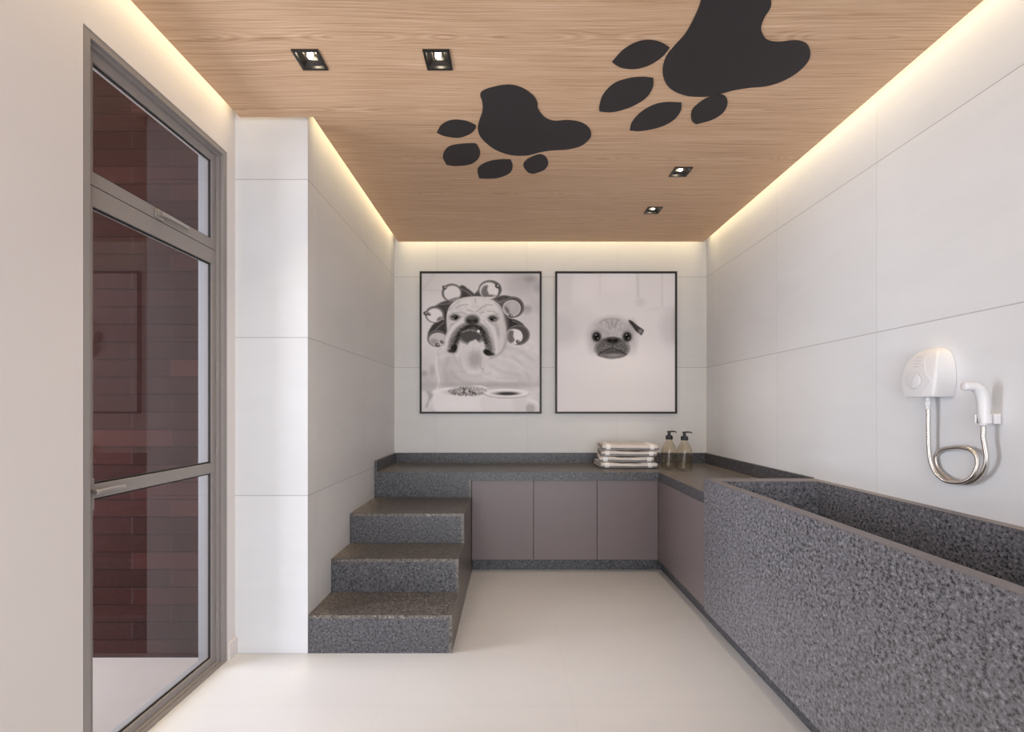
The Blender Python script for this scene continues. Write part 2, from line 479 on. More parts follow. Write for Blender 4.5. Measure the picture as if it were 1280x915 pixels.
# ------------------------------------------------------------------ light: hidden cove strips, daylight
COVE_W = 4.3
def strip(x0, x1, y0, y1, wpm, tilt):
    l = bpy.data.lights.new('cove_strip', 'AREA'); l.shape = 'RECTANGLE'
    l.size = max(x1-x0, 0.001); l.size_y = max(y1-y0, 0.001)
    l.energy = wpm*max(l.size, l.size_y); l.color = (1.0, 0.80, 0.46); l.spread = math.radians(36)
    o = bpy.data.objects.new('cove_strip', l); COL.objects.link(o); o.location = ((x0+x1)/2, (y0+y1)/2, 2.955); o.rotation_euler = (math.radians(tilt[0]), math.radians(tilt[1]), 0)
T = 13
strip(XL+0.018, XL+0.038, -1.5, YC-0.06, COVE_W, (0, T))
strip(XC+0.018, XC+0.038, YC+0.03, YB-0.07, COVE_W, (0, T))
strip(XC+0.06, XR-0.06, YB-0.038, YB-0.018, COVE_W*0.8, (T, 0))
strip(XR-0.038, XR-0.018, -1.5, YB-0.07, COVE_W, (0, -T))
strip(XL+0.05, XC-0.0, YC-0.028, YC-0.012, COVE_W*0.2, (T, 0))

W = bpy.data.worlds.new('World'); S.world = W; W.use_nodes = True
nt = W.node_tree; nt.nodes.clear()
bg = nt.nodes.new('ShaderNodeBackground'); ow = nt.nodes.new('ShaderNodeOutputWorld')
tc = nt.nodes.new('ShaderNodeTexCoord'); sp = nt.nodes.new('ShaderNodeSeparateXYZ'); nt.links.new(tc.outputs['Generated'], sp.inputs[0])
cr = nt.nodes.new('ShaderNodeValToRGB'); nt.links.new(sp.outputs[2], cr.inputs[0])
cr.color_ramp.elements[0].position = 0.0; cr.color_ramp.elements[0].color = (0.62, 0.64, 0.68, 1)
cr.color_ramp.elements[1].position = 0.25; cr.color_ramp.elements[1].color = (0.92, 0.95, 1.0, 1)
nt.links.new(cr.outputs[0], bg.inputs[0]); bg.inputs[1].default_value = 1.2
nt.links.new(bg.outputs[0], ow.inputs[0])
def daylight(loc, rot, sx, sy, radiance, col):
    l = bpy.data.lights.new('window_daylight', 'AREA'); l.shape = 'RECTANGLE'; l.size = sx; l.size_y = sy
    l.energy = radiance*PI*sx*sy; l.color = col
    o = bpy.data.objects.new('window_daylight', l); COL.objects.link(o); o.location = loc; o.rotation_euler = rot
daylight((0.16, -1.66, 1.30), (PI/2, 0, 0), 2.90, 2.58, 3.7, (0.90, 0.95, 1.0))
daylight((-3.4, 1.62, 1.30), (PI/2, 0, -PI/2), 1.20, 2.60, 20.5, (0.91, 0.955, 1.0))

# ------------------------------------------------------------------ glass door
def ring(bm, x0, x1, y0, y1, z0, z1, w, wb=None, wt=None):
    wb = w if wb is None else wb; wt = w if wt is None else wt
    box(bm, x0, x1, y0, y0+w, z0, z1); box(bm, x0, x1, y1-w, y1, z0, z1)
    if wb: box(bm, x0, x1, y0+w, y1-w, z0, z0+wb)
    if wt: box(bm, x0, x1, y0+w, y1-w, z1-wt, z1)
    return bm
D = thing('door_1', 'tall grey aluminium framed glass door with opening transom in the left wall', 'door', (XL-0.02, (DY0+DY1)/2, 0))
D['kind'] = 'structure'
e = 0.0025
bm = ring(BM(), XL-0.050, XL-0.0005, DY0+e, DY1-e, 0.0, DZ-e, 0.0235, 0.010)
ring(bm, XL-0.050, XL-0.016, DY0+0.0265, DY1-0.0265, 0.010, DZ-0.0265, 0.0115, 0.008)
obj('door_frame', bm, M['frame'], D)
y0, y1 = DY0+0.0385, DY1-0.0385
xf = XL-0.030
ZS = 2.002
def pane(name, py0, py1, pz0, pz1, parent):
    """glass with its black gasket inside a light bead"""
    xg = XL-0.043
    bm = ring(BM(), xg-0.003, xg+0.0035, py0, py1, pz0, pz1, 0.007)
    obj('gasket', bm, M['seal'], parent)
    bm = bx(xg-0.003, xg+0.003, py0+0.0068, py1-0.0068, pz0+0.0068, pz1-0.0068)
    g = obj(name, bm, M['glass'], parent)
    return g
# lower leaf
leaf = obj('door_leaf', (lambda bm: (ring(bm, xf-0.034, xf, y0, y1, 0.020, ZS-0.002, 0.0275, 0.030, 0.067), box(bm, xf-0.034, xf, y0+0.0275, y1-0.0275, 0.934, 0.981), bm)[2])(BM()), M['frame'], D)
ya, yb = y0+0.0275, y1-0.0275
pane('glass_pane', ya, yb, 0.050, 0.934, leaf)
pane('glass_pane', ya, yb, 0.981, ZS-0.069, leaf)
# transom sash
sash = obj('transom_sash', ring(BM(), xf-0.034, xf, y0, y1, ZS+0.002, DZ-0.039, 0.0275, 0.045, 0.036), M['frame'], D)
pane('glass_pane', ya, yb, ZS+0.047, DZ-0.075, sash)
# lever handle on the leaf
bm = bx(xf+0.0002, xf+0.008, y0+0.004, y0+0.026, 0.895, 1.005, 0.003)
h = obj('handle_plate', bm, M['frame'], leaf)
bm = BM(); yc = y0+0.015
tube(bm, [(xf+0.008, yc, 0.962), (xf+0.030, yc, 0.962)], 0.0075, 14)
tube(bm, catmull([(xf+0.030, yc-0.010, 0.960), (xf+0.034, yc+0.004, 0.9605), (xf+0.034, yc+0.05, 0.9615), (xf+0.033, yc+0.088, 0.962), (xf+0.031, yc+0.103, 0.962)], 6), lambda t: 0.0095-0.003*t, 14)
obj('lever_handle', bm, M['handle'], leaf, True, angle=0.7)
# transom latch
bm = bevel(box(BM(), xf+0.0002, xf+0.007, 1.800, 1.845, 2.006, 2.044), 0.002)
tube(bm, [(xf+0.006, 1.818, 2.024), (xf+0.020, 1.818, 2.024)], 0.006, 12)
bevel_bar = catmull([(xf+0.020, 1.810, 2.026), (xf+0.022, 1.84, 2.027), (xf+0.021, 1.90, 2.028), (xf+0.018, 1.965, 2.028)], 5)
tube(bm, bevel_bar, lambda t: 0.0085-0.002*t, 12)
obj('transom_latch', bm, M['handle'], sash, True, angle=0.7)
for hz in (0.26, 1.06, 1.42, 2.25):
    bm = lathe(BM(), [(0, hz-0.045), (0.004, hz-0.045), (0.005, hz-0.042), (0.005, hz-0.001), (0.0042, hz), (0.005, hz+0.001), (0.005, hz+0.042), (0.004, hz+0.045), (0, hz+0.045)], (xf+0.0045, y1+0.0005, 0), 14)
    obj('hinge', bm, M['frame'], D, True, angle=0.7)

# ------------------------------------------------------------------ granite staircase
SX0, SX1 = XC+0.001, -0.300
SY = [2.283, 2.572, 2.870, 3.392]
SZ = [0.193, 0.381, 0.570]
st = thing('staircase', 'dark speckled granite steps climbing beside the tiled column', 'steps', ((SX0+SX1)/2, 2.9, 0))
tk = 0.018
for k in range(3):
    ztop = SZ[k]; zb = 0.0 if k == 0 else SZ[k-1]
    obj('riser', bx(SX0, SX1-tk, SY[k], SY[k]+tk, zb, ztop-tk), M['granite'], st)
    obj('tread', bx(SX0, SX1-tk, SY[k], SY[k+1], ztop-tk, ztop, 0.0), M['granite_top'], st)
obj('riser', bx(SX0, SX1-tk, SY[3], SY[3]+tk, SZ[2], 0.6965), M['granite'], st)
pr = [(SY[0], 0), (SY[0], SZ[0]), (SY[1], SZ[0]), (SY[1], SZ[1]), (SY[2], SZ[1]), (SY[2], SZ[2]), (SY[3], SZ[2]), (SY[3], 0.6965), (SY[3]+tk, 0.6965), (SY[3]+tk, 0)]
obj('side_panel', prism(BM(), [(SX1-tk, a, b) for a, b in pr], (tk, 0, 0)), M['granite_top'], st)

# ------------------------------------------------------------------ countertop with upstands
CT = 0.758; CB = 0.697; ST = 0.848
YF, XF = 3.386, 1.109
YT = 2.562                                  # rear end of the tub
ct = thing('countertop', 'L-shaped dark granite worktop running along the back and right walls', 'worktop', (0.3, 3.7, CB))
pts = [(XC+0.001, YF), (XF, YF), (XF, YT+0.002), (XR-0.001, YT+0.002), (XR-0.001, YB-0.001), (XC+0.001, YB-0.001)]
wt = obj('worktop', prism(BM(), [(a, b, CB) for a, b in pts], (0, 0, CT-CB)), M['granite'], ct)
wt.data.materials.append(M['granite_top'])
for p in wt.data.polygons:
    if p.normal.z > 0.5: p.material_index = 1
obj('backsplash', bx(XC+0.001, XR-0.001, YB-0.021, YB-0.001, CT, ST), M['granite'], ct)
obj('backsplash', bx(XC+0.001, XC+0.021, YF, YB-0.021, CT, ST), M['granite'], ct)
obj('backsplash', bx(XR-0.021, XR-0.001, YT+0.002, YB-0.021, CT, ST), M['granite'], ct)

# plinth
pts = [(SX1+0.001, 3.464), (1.1525, 3.464), (1.1525, 0.50), (1.35, 0.50), (1.35, 3.62), (SX1+0.001, 3.62)]
tag(obj('plinth', prism(BM(), [(a, b, 0.0) for a, b in pts], (0, 0, 0.093)), M['granite'], None, origin=(1.2, 3.5, 0)),
    'low recessed granite toe kick under the grey cabinets and the tub', 'plinth')

# ------------------------------------------------------------------ cabinets
def cabinet(label, axis, u0, u1):
    if axis == 'x':
        t = thing('base_cabinet', label, 'cabinet', ((u0+u1)/2, 3.60, 0.094), 'grey base cabinets')
        bm = box(BM(), u0+0.001, u1-0.001, 3.424, YB-0.022, 0.0935, CB-0.001)
        obj('carcass', bm, M['carcass'], t)
        obj('door', bx(u0+0.0017, u1-0.0017, 3.404, 3.423, 0.096, CB-0.003, 0.001, 1), M['door'], t)
    else:
        t = thing('base_cabinet', label, 'cabinet', (1.40, (u0+u1)/2, 0.094), 'grey base cabinets')
        bm = box(BM(), 1.130, XR-0.022, u0+0.001, u1-0.001, 0.0935, CB-0.001)
        obj('carcass', bm, M['carcass'], t)
        obj('door', bx(1.111, 1.1295, u0+0.0010, u1-0.0010, 0.096, CB-0.003, 0.0006, 1), M['door'], t)
cabinet('taupe grey handleless cabinet against the granite steps, under the back counter', 'x', -0.2985, 0.169)
cabinet('middle taupe grey handleless cabinet under the back counter', 'x', 0.169, 0.649)
cabinet('taupe grey handleless cabinet in the corner under the folded towels', 'x', 0.649, 1.1118)
cabinet('taupe grey handleless cabinet on the right run next to the inner corner', 'y', 3.009, 3.398)
cabinet('taupe grey handleless cabinet on the right run touching the granite tub', 'y', YT+0.003, 3.009)

# ------------------------------------------------------------------ granite dog bath
TX0, TX1, TY0, TY1, TZ0, TZ1 = 1.098, XR-0.001, 0.50, YT, 0.094, 0.843
tb = thing('bath_tub', 'long deep speckled grey granite tub against the right wall', 'tub', ((TX0+TX1)/2, 1.5, TZ0))
we, wf, wb_ = 0.105, 0.050, 0.050
ix0, ix1, iy0, iy1 = TX0+wf, TX1-wb_, TY0+wf, TY1-we
zr = TZ1-0.0025
bm = BM()
O = [(TX0,TY0),(TX1,TY0),(TX1,TY1),(TX0,TY1)]; I = [(ix0,iy0),(ix1,iy0),(ix1,iy1),(ix0,iy1)]
def q(P, z): return [bm.verts.new((a, b, z)) for a, b in P]
ob, ot, it, ib = q(O, TZ0), q(O, zr), q(I, zr), q(I, 0.30)
for A, B in ((ob, ot), (ot, it), (it, ib)):
    for k in range(4): bm.faces.new((A[k], A[(k+1) % 4], B[(k+1) % 4], B[k]))
bm.faces.new(ib); bm.faces.new(list(reversed(ob)))
bmesh.ops.recalc_face_normals(bm, faces=list(bm.faces))
M['granite_tub'] = granite_mat('flamed_granite_tub', 80, (0.034,0.034,0.038), (0.128,0.128,0.140), (0.30,0.30,0.33), rough=0.36, spec=0.65)
obj('basin', bm, M['granite_tub'], tb)
bm = BM()
for (a, b, c, d) in ((TX0, ix0, TY0, TY1), (ix1, TX1, TY0, TY1), (ix0, ix1, iy1, TY1), (ix0, ix1, TY0, iy0)):
    box(bm, a, b, c, d, zr, TZ1)
obj('rim', bm, M['rim'], tb)['label'] = 'smooth taupe rim'
bm = lathe(BM(), [(0, 0.304), (0.028, 0.304), (0.034, 0.3005)], ((ix0+ix1)/2, 1.0, 0), 28)
obj('drain', bm, M['chrome'], tb, True)

# ------------------------------------------------------------------ paw prints on the ceiling
def pc(px, py):
    Y = (ZP-CZ)*F/(VY-py); return ((px-VX)*Y/F, Y)
def smooth_closed(pts, n=7):
    P = [Vector(p) for p in pts]; L = len(P); out = []
    def corner(i):
        a = P[i]-P[i-1]; b = P[(i+1) % L]-P[i]
        return a.angle(b) > math.radians(58)
    for i in range(L):
        p0, p1, p2, p3 = P[i-1], P[i], P[(i+1) % L], P[(i+2) % L]
        m1 = (p2-p0)*0.5; m2 = (p3-p1)*0.5
        if corner(i): m1 = (p2-p1)*0.9
        if corner((i+1) % L): m2 = (p2-p1)*0.9
        for k in range(n):
            t = k/n; t2 = t*t; t3 = t2*t
            out.append(p1*(2*t3-3*t2+1)+m1*(t3-2*t2+t)+p2*(-2*t3+3*t2)+m2*(t3-t2))
    return out
def paw(label, pads):
    allp = [pc(*p) for p in pads[0]]
    cx = sum(p[0] for p in allp)/len(allp); cy = sum(p[1] for p in allp)/len(allp)
    t = thing('paw_print', label, 'paw print', (cx, cy, ZP), 'black paw prints on the ceiling')
    for k, pp in enumerate(pads):
        s = smooth_closed([pc(*p) for p in pp])
        obj('main_pad' if k == 0 else 'toe_pad', prism(BM(), [(p.x, p.y, ZP-0.0032) for p in s], (0, 0, 0.003)), M['black'], t)
paw('smaller black paw print on the wooden ceiling, farther from the camera', [
 [(600.5,116.5),(609.9,110.2),(634,105.4),(652.5,109.4),(666.7,119.3),(671.8,127.8),(672.4,135),(678,143.5),(685,148.6),(694.8,150.8),(709.5,149.8),(725.9,152.5),(735.7,159),(739,166.6),(736.4,173.8),(725.9,182),(709.5,186.2),(693,187.2),(678,189.2),(658,193.8),(638.3,193.2),(618.4,186.1),(602.8,173.3),(597.4,161.9),(599,150.6),(602.8,139.2),(603,127.8)],
 [(546,165.3),(552,155.5),(564.4,149.7),(581.5,150.6),(594.8,156.0),(594,160.5),(587.2,167),(573,171.6),(555.9,169.6)],
 [(553.6,196),(557.3,186),(567.3,180.7),(590,178.7),(596.3,180.1),(600.2,189.8),(597,198.9),(587.2,205),(570,207),(558.2,205.7)],
 [(597,211.6),(602.8,205),(614,200.6),(626,199),(638.3,199),(641,207.4),(636.9,216),(624,221.6),(611,222.8),(599,222.4)],
 [(654,206),(658.2,199.4),(665,195.5),(673.8,192.6),(680,194),(684,198.4),(685,205),(680,212),(666.7,217),(659.6,214.5)]])
paw('larger black paw print on the wooden ceiling, nearer and running out of view', [
 [(868.5,19.7),(857,41),(844,55.7),(832.5,70.5),(828.2,86.9),(831.5,101.6),(840.7,112),(857,118.7),(876.7,120.3),(893,118.7),(916,112.5),(935.7,109.2),(958.7,106.9),(978.4,100.7),(996.4,90.2),(1009.5,77),(1013,65.6),(1009.5,55.7),(1001.3,51),(989.8,50.2),(971.8,52),(958.7,49.2),(952.8,41),(951.5,32.8),(955.4,21.3),(962.6,9.8),(964,0),(958,-18),(938,-34),(912,-40),(888,-34),(877,-22),(876,0)],
 [(765.2,76.7),(778.4,62.3),(794.8,52.5),(811,49.5),(825.9,52.5),(837,59),(827.5,70.5),(811,81),(793,85.6),(778.4,84.3),(770.2,80.7)],
 [(748.9,132.8),(753.8,118),(766.9,104.3),(784.9,97.7),(803,95.7),(816.7,97),(816,108.2),(807.9,121.3),(791.5,131.8),(775,137.7),(762,139.7),(749.5,138.7)],
 [(787.2,162.3),(789.8,152.5),(799.7,141),(814.4,131.8),(830.8,127.5),(852,127.9),(851,137.7),(842.3,149.2),(827.5,157.4),(811,161.6),(798,163.3)],
 [(863.6,142.6),(866.9,134.4),(880,123.9),(893,118.9),(903,118),(908.5,123),(908.9,131),(903,141),(889.8,149.2),(870.2,154.8),(865.2,150.8)]])

# ------------------------------------------------------------------ framed dog prints
rng = np.random.default_rng(3)
class Painter:
    """greyscale picture on a grid, in the picture's own coordinates"""
    def __init__(s, x0, x1, y0, y1, nx, ny, base):
        s.X, s.Y = np.meshgrid(np.linspace(x0, x1, nx), np.linspace(y0, y1, ny)); s.A = np.full(s.X.shape, float(base))
    def ap(s, m, v, a=1.0): s.A = s.A*(1-m*a)+v*m*a
    def ell(s, cx, cy, rx, ry, v, soft=3, a=1.0, rot=0):
        c, n = math.cos(rot), math.sin(rot); dx, dy = s.X-cx, s.Y-cy
        u, w = dx*c+dy*n, -dx*n+dy*c
        d = (np.sqrt((u/rx)**2+(w/ry)**2)-1)*min(rx, ry)
        s.ap(np.clip(0.5-d/(2*soft), 0, 1), v, a)
    def ringe(s, cx, cy, rx, ry, wid, v, soft=2, a=1.0, rot=0):
        c, n = math.cos(rot), math.sin(rot); dx, dy = s.X-cx, s.Y-cy
        u, w = dx*c+dy*n, -dx*n+dy*c
        d = np.abs(np.sqrt((u/rx)**2+(w/ry)**2)-1)*min(rx, ry)-wid/2
        s.ap(np.clip(0.5-d/(2*soft), 0, 1), v, a)
    def segd(s, pts):
        d = np.full(s.X.shape, 1e9)
        for (ax, ay), (bx_, by) in pts:
            ex, ey = bx_-ax, by-ay; L = ex*ex+ey*ey+1e-9
            t = np.clip(((s.X-ax)*ex+(s.Y-ay)*ey)/L, 0, 1)
            d = np.minimum(d, np.hypot(s.X-ax-t*ex, s.Y-ay-t*ey))
        return d
    def sm(s, pts, closed):
        return [(p.x, p.y) for p in catmull([(a, b, 0) for a, b in pts], 4, closed)]
    def poly(s, pts, v, soft=3, a=1.0, smooth=True):
        if smooth: pts = s.sm(pts, True)
        seg = list(zip(pts, pts[1:]+pts[:1])); d = s.segd(seg)
        ins = np.zeros(s.X.shape, bool)
        for (ax, ay), (bx_, by) in seg:
            if ay == by: continue
            c = ((ay > s.Y) != (by > s.Y)) & (s.X < (bx_-ax)*(s.Y-ay)/(by-ay)+ax); ins ^= c
        d = np.where(ins, -d, d); m = np.clip(0.5-d/(2*soft), 0, 1); s.ap(m, v, a); return m
    def stroke(s, pts, wid, v, soft=3, a=1.0):
        d = s.segd(list(zip(*(lambda q: (q, q[1:]))(s.sm(pts, False)))))-wid/2
        m = np.clip(0.5-d/(2*soft), 0, 1); s.ap(m, v, a); return m
    def noise(s, cell):
        ny, nx = s.X.shape; gy, gx = ny//cell+3, nx//cell+3; g = rng.random((gy, gx))
        yy, xx = np.mgrid[0:ny, 0:nx]/cell; iy, ix = yy.astype(int), xx.astype(int); fy, fx = yy-iy, xx-ix
        fy = fy*fy*(3-2*fy); fx = fx*fx*(3-2*fx)
        return (g[iy,ix]*(1-fx)+g[iy,ix+1]*fx)*(1-fy)+(g[iy+1,ix]*(1-fx)+g[iy+1,ix+1]*fx)*fy

NX, NY = 316, 370
def bulldog():
    p = Painter(78, 755, 78, 870, NX, NY, 216)
    p.ell(120, 120, 90, 70, 206, 40, .6); p.ell(110, 420, 60, 160, 222, 40, .7)
    p.stroke([(150,80),(120,130),(90,165)], 10, 196, 8, .7)
    p.stroke([(90,172),(190,178)], 8, 200, 6, .7)
    p.ell(660, 130, 90, 70, 176, 45, .75); p.ell(700, 110, 30, 18, 150, 14, .6); p.ell(745, 160, 25, 30, 165, 15, .5)
    p.ell(620, 170, 50, 50, 196, 30, .6); p.ell(720, 240, 60, 40, 194, 25, .7); p.ell(680, 290, 30, 26, 152, 12, .7); p.ell(740, 285, 22, 30, 196, 10, .8)
    p.ell(700, 345, 70, 50, 206, 25, .8); p.ell(735, 400, 50, 60, 210, 25, .8)
    p.ell(110, 620, 40, 90, 205, 25, .7); p.ell(95, 650, 20, 16, 172, 10, .8); p.ell(140, 635, 16, 30, 178, 10, .7); p.ell(120, 720, 50, 50, 188, 25, .7)
    p.poly([(108,750),(150,780),(160,840),(105,845)], 176, 6, .8)
    p.ell(90, 790, 28, 40, 222, 6, .9)
    # body
    body = [(165,560),(172,520),(230,470),(400,420),(560,470),(690,440),(725,490),(748,540),(756,640),(756,880),(150,880),(168,740),(178,690),(163,610)]
    m = p.poly(body, 216, 4)
    n1, n2 = p.noise(14), p.noise(5)
    p.A += m*((n1-.5)*12+(n2-.5)*9)
    p.ell(230, 610, 55, 70, 196, 35, .7); p.ell(240, 690, 60, 45, 186, 25, .6); p.ell(620, 700, 100, 40, 184, 30, .6); p.ell(580, 580, 110, 70, 206, 40, .6)
    p.ell(700, 640, 40, 110, 206, 25, .6); p.stroke([(165,560),(163,610),(178,690),(165,745)], 12, 226, 5, .8)
    p.ell(420, 640, 90, 45, 218, 25, .7); p.ell(380, 690, 120, 24, 196, 18, .5)
    # hair between the rollers
    H = 92
    p.poly([(300,150),(345,168),(385,208),(330,224),(285,232),(255,240)], H, 5)
    p.poly([(375,210),(412,165),(440,150),(500,220),(470,232),(430,212)], H+4, 4)
    p.poly([(190,245),(255,230),(290,232),(240,270),(222,330),(226,410),(210,440),(190,420),(205,350),(195,300),(130,290)], H-4, 5)
    p.poly([(150,365),(205,345),(226,400),(212,450),(205,430),(150,410),(125,450),(116,420)], H-12, 5)
    p.poly([(490,232),(540,205),(600,215),(645,240),(600,235),(548,262),(560,330),(590,370),(560,420),(555,360),(530,270)], H, 5)
    p.poly([(545,280),(575,330),(620,345),(660,372),(690,430),(640,400),(600,392),(562,420),(555,360)], H-22, 5)
    for q_ in ([(300,165),(340,185),(370,210)], [(130,280),(180,258),(240,252)], [(205,360),(160,400),(130,430)], [(600,225),(560,230),(520,245)], [(600,350),(650,375),(675,410)], [(400,190),(420,165),(440,155)]):
        p.stroke(q_, 4, 168, 4, .7)
    for q_ in ([(215,300),(222,360),(218,420)], [(555,300),(570,360),(566,410)], [(320,200),(350,214),(380,212)]):
        p.stroke(q_, 5, 66, 4, .7)
    def roller(cx, cy, ro, ri, ox, oy, vin, vring, dark=True, rot=0):
        p.ell(cx, cy, ro[0], ro[1], 98, 3, rot=rot); p.ringe(cx, cy, ro[0]-5, ro[1]-5, 5, 160, 3, .6, rot)
        p.ell(cx+ox, cy+oy, ri[0]+5, ri[1]+5, vring, 2, rot=rot); p.ell(cx+ox, cy+oy, ri[0], ri[1], vin, 2, rot=rot)
    roller(252, 190, (58, 52), (44, 40), 2, 2, 222, 188)
    p.ell(262, 228, 34, 8, 120, 4, .8, -.3)
    roller(470, 172, (66, 54), (50, 44), -6, 6, 226, 205); p.ell(444, 180, 24, 34, 120, 5, .9, .3); p.ell(480, 170, 26, 30, 224, 4)
    p.ell(468, 207, 30, 7, 110, 4, .8)
    roller(602, 272, (62, 60), (46, 42), -8, 6, 186, 214); p.ell(566, 288, 10, 24, 100, 5, .8, -.5); p.ell(600, 265, 20, 26, 196, 10, .7)
    roller(630, 430, (66, 58), (46, 40), -24, 10, 226, 208); p.ell(590, 440, 24, 36, 118, 4, .95); p.ell(626, 432, 24, 30, 226, 4)
    roller(154, 314, (54, 48), (42, 37), 0, 4, 226, 178); p.ell(180, 338, 16, 8, 104, 4, .8, -.7)
    roller(168, 450, (56, 48), (46, 34), 4, 6, 200, 196); p.ell(150, 468, 24, 16, 150, 8, .7)
    for cx, cy, r in ((210,160,13),(102,308,13),(122,312,10),(170,488,13),(512,152,15),(588,322,12),(630,470,13),(196,470,11)):
        p.ell(cx, cy, r, r*.8, 92, 3, 1, .5); p.ell(cx+3, cy-2, r*.35, r*.35, 200, 2)
    # head
    head = [(222,340),(236,276),(276,234),(340,213),(420,212),(482,232),(532,272),(552,336),(564,410),(556,476),(530,528),(478,556),(430,540),(300,540),(262,532),(226,520),(214,460),(226,410)]
    m = p.poly(head, 214, 4); p.A += m*((n1-.5)*14+(n2-.5)*10)
    p.ell(545, 400, 22, 110, 196, 18, .6); p.ell(510, 420, 12, 70, 190, 10, .6); p.ell(236, 380, 14, 50, 200, 10, .6)
    p.ell(330, 245, 60, 18, 224, 12, .7); p.ell(440, 245, 60, 18, 222, 12, .7)
    for q_ in ([(385,222),(386,246)], [(276,276),(305,260),(345,258)], [(340,285),(372,298),(388,312)], [(388,300),(412,282),(452,258),(485,262)], [(455,295),(490,296),(512,312)], [(252,320),(262,305),(290,302)], [(500,360),(520,400),(522,450)]):
        p.stroke(q_, 3, 150, 4, .7)
    p.stroke([(224,420),(213,460),(222,512),(258,536)], 7, 158, 7, .6)
    p.stroke([(552,330),(566,405),(558,476),(532,530),(480,560)], 8, 152, 9, .7)
    p.stroke([(470,560),(440,590),(428,640)], 8, 166, 9, .6); p.stroke([(258,540),(290,600),(310,640)], 6, 176, 8, .5)
    p.stroke([(238,290),(262,262),(300,236)], 5, 168, 6, .6); p.stroke([(500,250),(532,282),(548,320)], 6, 165, 6, .6)
    # eyes
    for cx, cy, s_ in ((270, 330, 1), (486, 337, 1)):
        sg = -1 if cx < 300 else 1
        p.ell(cx, cy-2, 32, 20, 150, 9, .75); p.ell(cx, cy+2, 21, 13, 74, 4, 1, .18*sg); p.ell(cx-2*sg, cy+1, 11, 10, 34, 3); p.ell(cx+10*sg, cy+7, 5, 3, 196, 2); p.ell(cx-1, cy-3, 2.5, 2.5, 180, 1)
        p.stroke([(cx-26, cy-2), (cx-8, cy-14), (cx+10, cy-13), (cx+28, cy+1)], 6, 96, 4, .8)
        p.stroke([(cx-24, cy+12), (cx, cy+20), (cx+24, cy+14)], 4, 140, 4, .7)
    for q_ in ([(250,372),(286,352),(322,318)], [(492,372),(460,352),(420,318)], [(300,300),(330,310),(350,328)], [(436,300),(412,308),(394,326)], [(228,420),(246,380),(262,362)], [(516,430),(506,390),(494,370)]):
        p.stroke(q_, 4, 146, 5, .65)
    # muzzle folds and nose
    p.stroke([(222,500),(230,440),(262,390),(318,342),(368,316),(420,332),(468,388),(498,450),(500,520)], 26, 222, 8, .85)
    p.stroke([(236,500),(248,440),(285,392),(330,362)], 5, 168, 4, .6); p.stroke([(430,345),(470,395),(490,450),(496,520)], 5, 172, 4, .6)
    p.ell(368, 344, 42, 30, 122, 8); p.ell(368, 350, 34, 22, 70, 5); p.ell(352, 356, 9, 6, 38, 3); p.ell(386, 356, 9, 6, 38, 3); p.ell(366, 336, 22, 6, 128, 5, .7)
    p.stroke([(366,372),(366,390)], 5, 60, 3)
    sp = p.noise(2); A0 = p.A.copy()
    mm = p.stroke([(258,508),(268,460),(300,412),(345,388),(392,388),(430,412),(452,460),(466,520)], 50, 112, 14, .95)
    mm2 = p.stroke([(276,470),(304,410),(350,384),(392,384),(428,412),(446,470)], 20, 62, 9, .9)
    p.ell(362, 440, 66, 42, 88, 10, .95)
    p.stroke([(312,416),(345,404),(385,408),(418,428)], 7, 150, 4, .8); p.ell(404, 409, 8, 9, 232, 2)
    p.A = np.where(mm > .2, p.A+(sp-.5)*70*mm, p.A)
    # chin
    m = p.poly([(290,500),(318,486),(338,492),(352,470),(372,462),(390,456),(410,478),(432,470),(440,520),(420,570),(380,560),(310,560),(290,530)], 216, 5)
    p.A += m*(sp-.5)*22
    p.ell(385, 570, 44, 46, 168, 22, .8); p.ell(320, 570, 26, 50, 208, 16, .7); p.ell(440, 590, 24, 60, 214, 14, .7); p.stroke([(296,560),(306,610),(330,640)], 5, 186, 6, .7); p.stroke([(420,560),(414,610),(430,630)], 5, 170, 6, .7)
    p.ell(264, 506, 17, 25, 56, 4, 1, .35); p.ell(250, 522, 18, 8, 70, 4); p.ell(454, 530, 24, 16, 48, 4, 1, .5); p.ell(474, 540, 20, 8, 66, 4)
    for q_ in ([(235,560),(215,620),(225,690)], [(470,600),(540,640),(640,660)], [(560,500),(640,520),(720,580)], [(300,640),(380,665),(470,650)], [(250,640),(300,690),(360,705)], [(600,560),(660,610),(700,690)]):
        p.stroke(q_, 10, 180, 12, .45)
    for q_ in ([(520,560),(600,580),(690,640)], [(430,660),(520,690),(620,690)], [(190,560),(240,540),(280,545)]):
        p.stroke(q_, 8, 232, 10, .5)
    p.ell(450, 716, 260, 14, 166, 10, .55)
    # bowl, food, cup
    p.poly([(146,760),(170,742),(300,728),(450,730),(455,880),(176,880)], 230, 4); p.ell(305, 756, 160, 29, 234, 3); p.ell(320, 758, 128, 20, 196, 4, .5)
    f = np.clip(1-((p.X-345)/118)**2-((p.Y-752)/30)**2, 0, 1)**.4; sp2 = p.noise(3)
    p.A = np.where(f > 0, p.A*(1-f)+(150+(sp2-.5)*170)*f, p.A)
    p.ell(400, 742, 40, 16, 206, 8, .5)
    p.stroke([(148,764),(200,782),(300,788),(440,786)], 4, 226, 3)
    p.poly([(438,772),(692,772),(676,830),(662,880),(444,880)], 224, 3); p.poly([(600,790),(690,780),(664,880),(620,880)], 208, 14, .5)
    p.stroke([(684,800),(722,808),(748,832),(756,860)], 16, 228, 3); p.ell(700, 850, 26, 26, 178, 6, .8)
    p.ell(565, 766, 127, 26, 176, 2); p.ell(565, 762, 127, 25, 232, 2); p.ell(562, 764, 84, 14, 190, 3); p.ell(568, 765, 56, 8, 74, 3)
    p.ell(290, 830, 90, 40, 234, 20, .6)
    return p.A
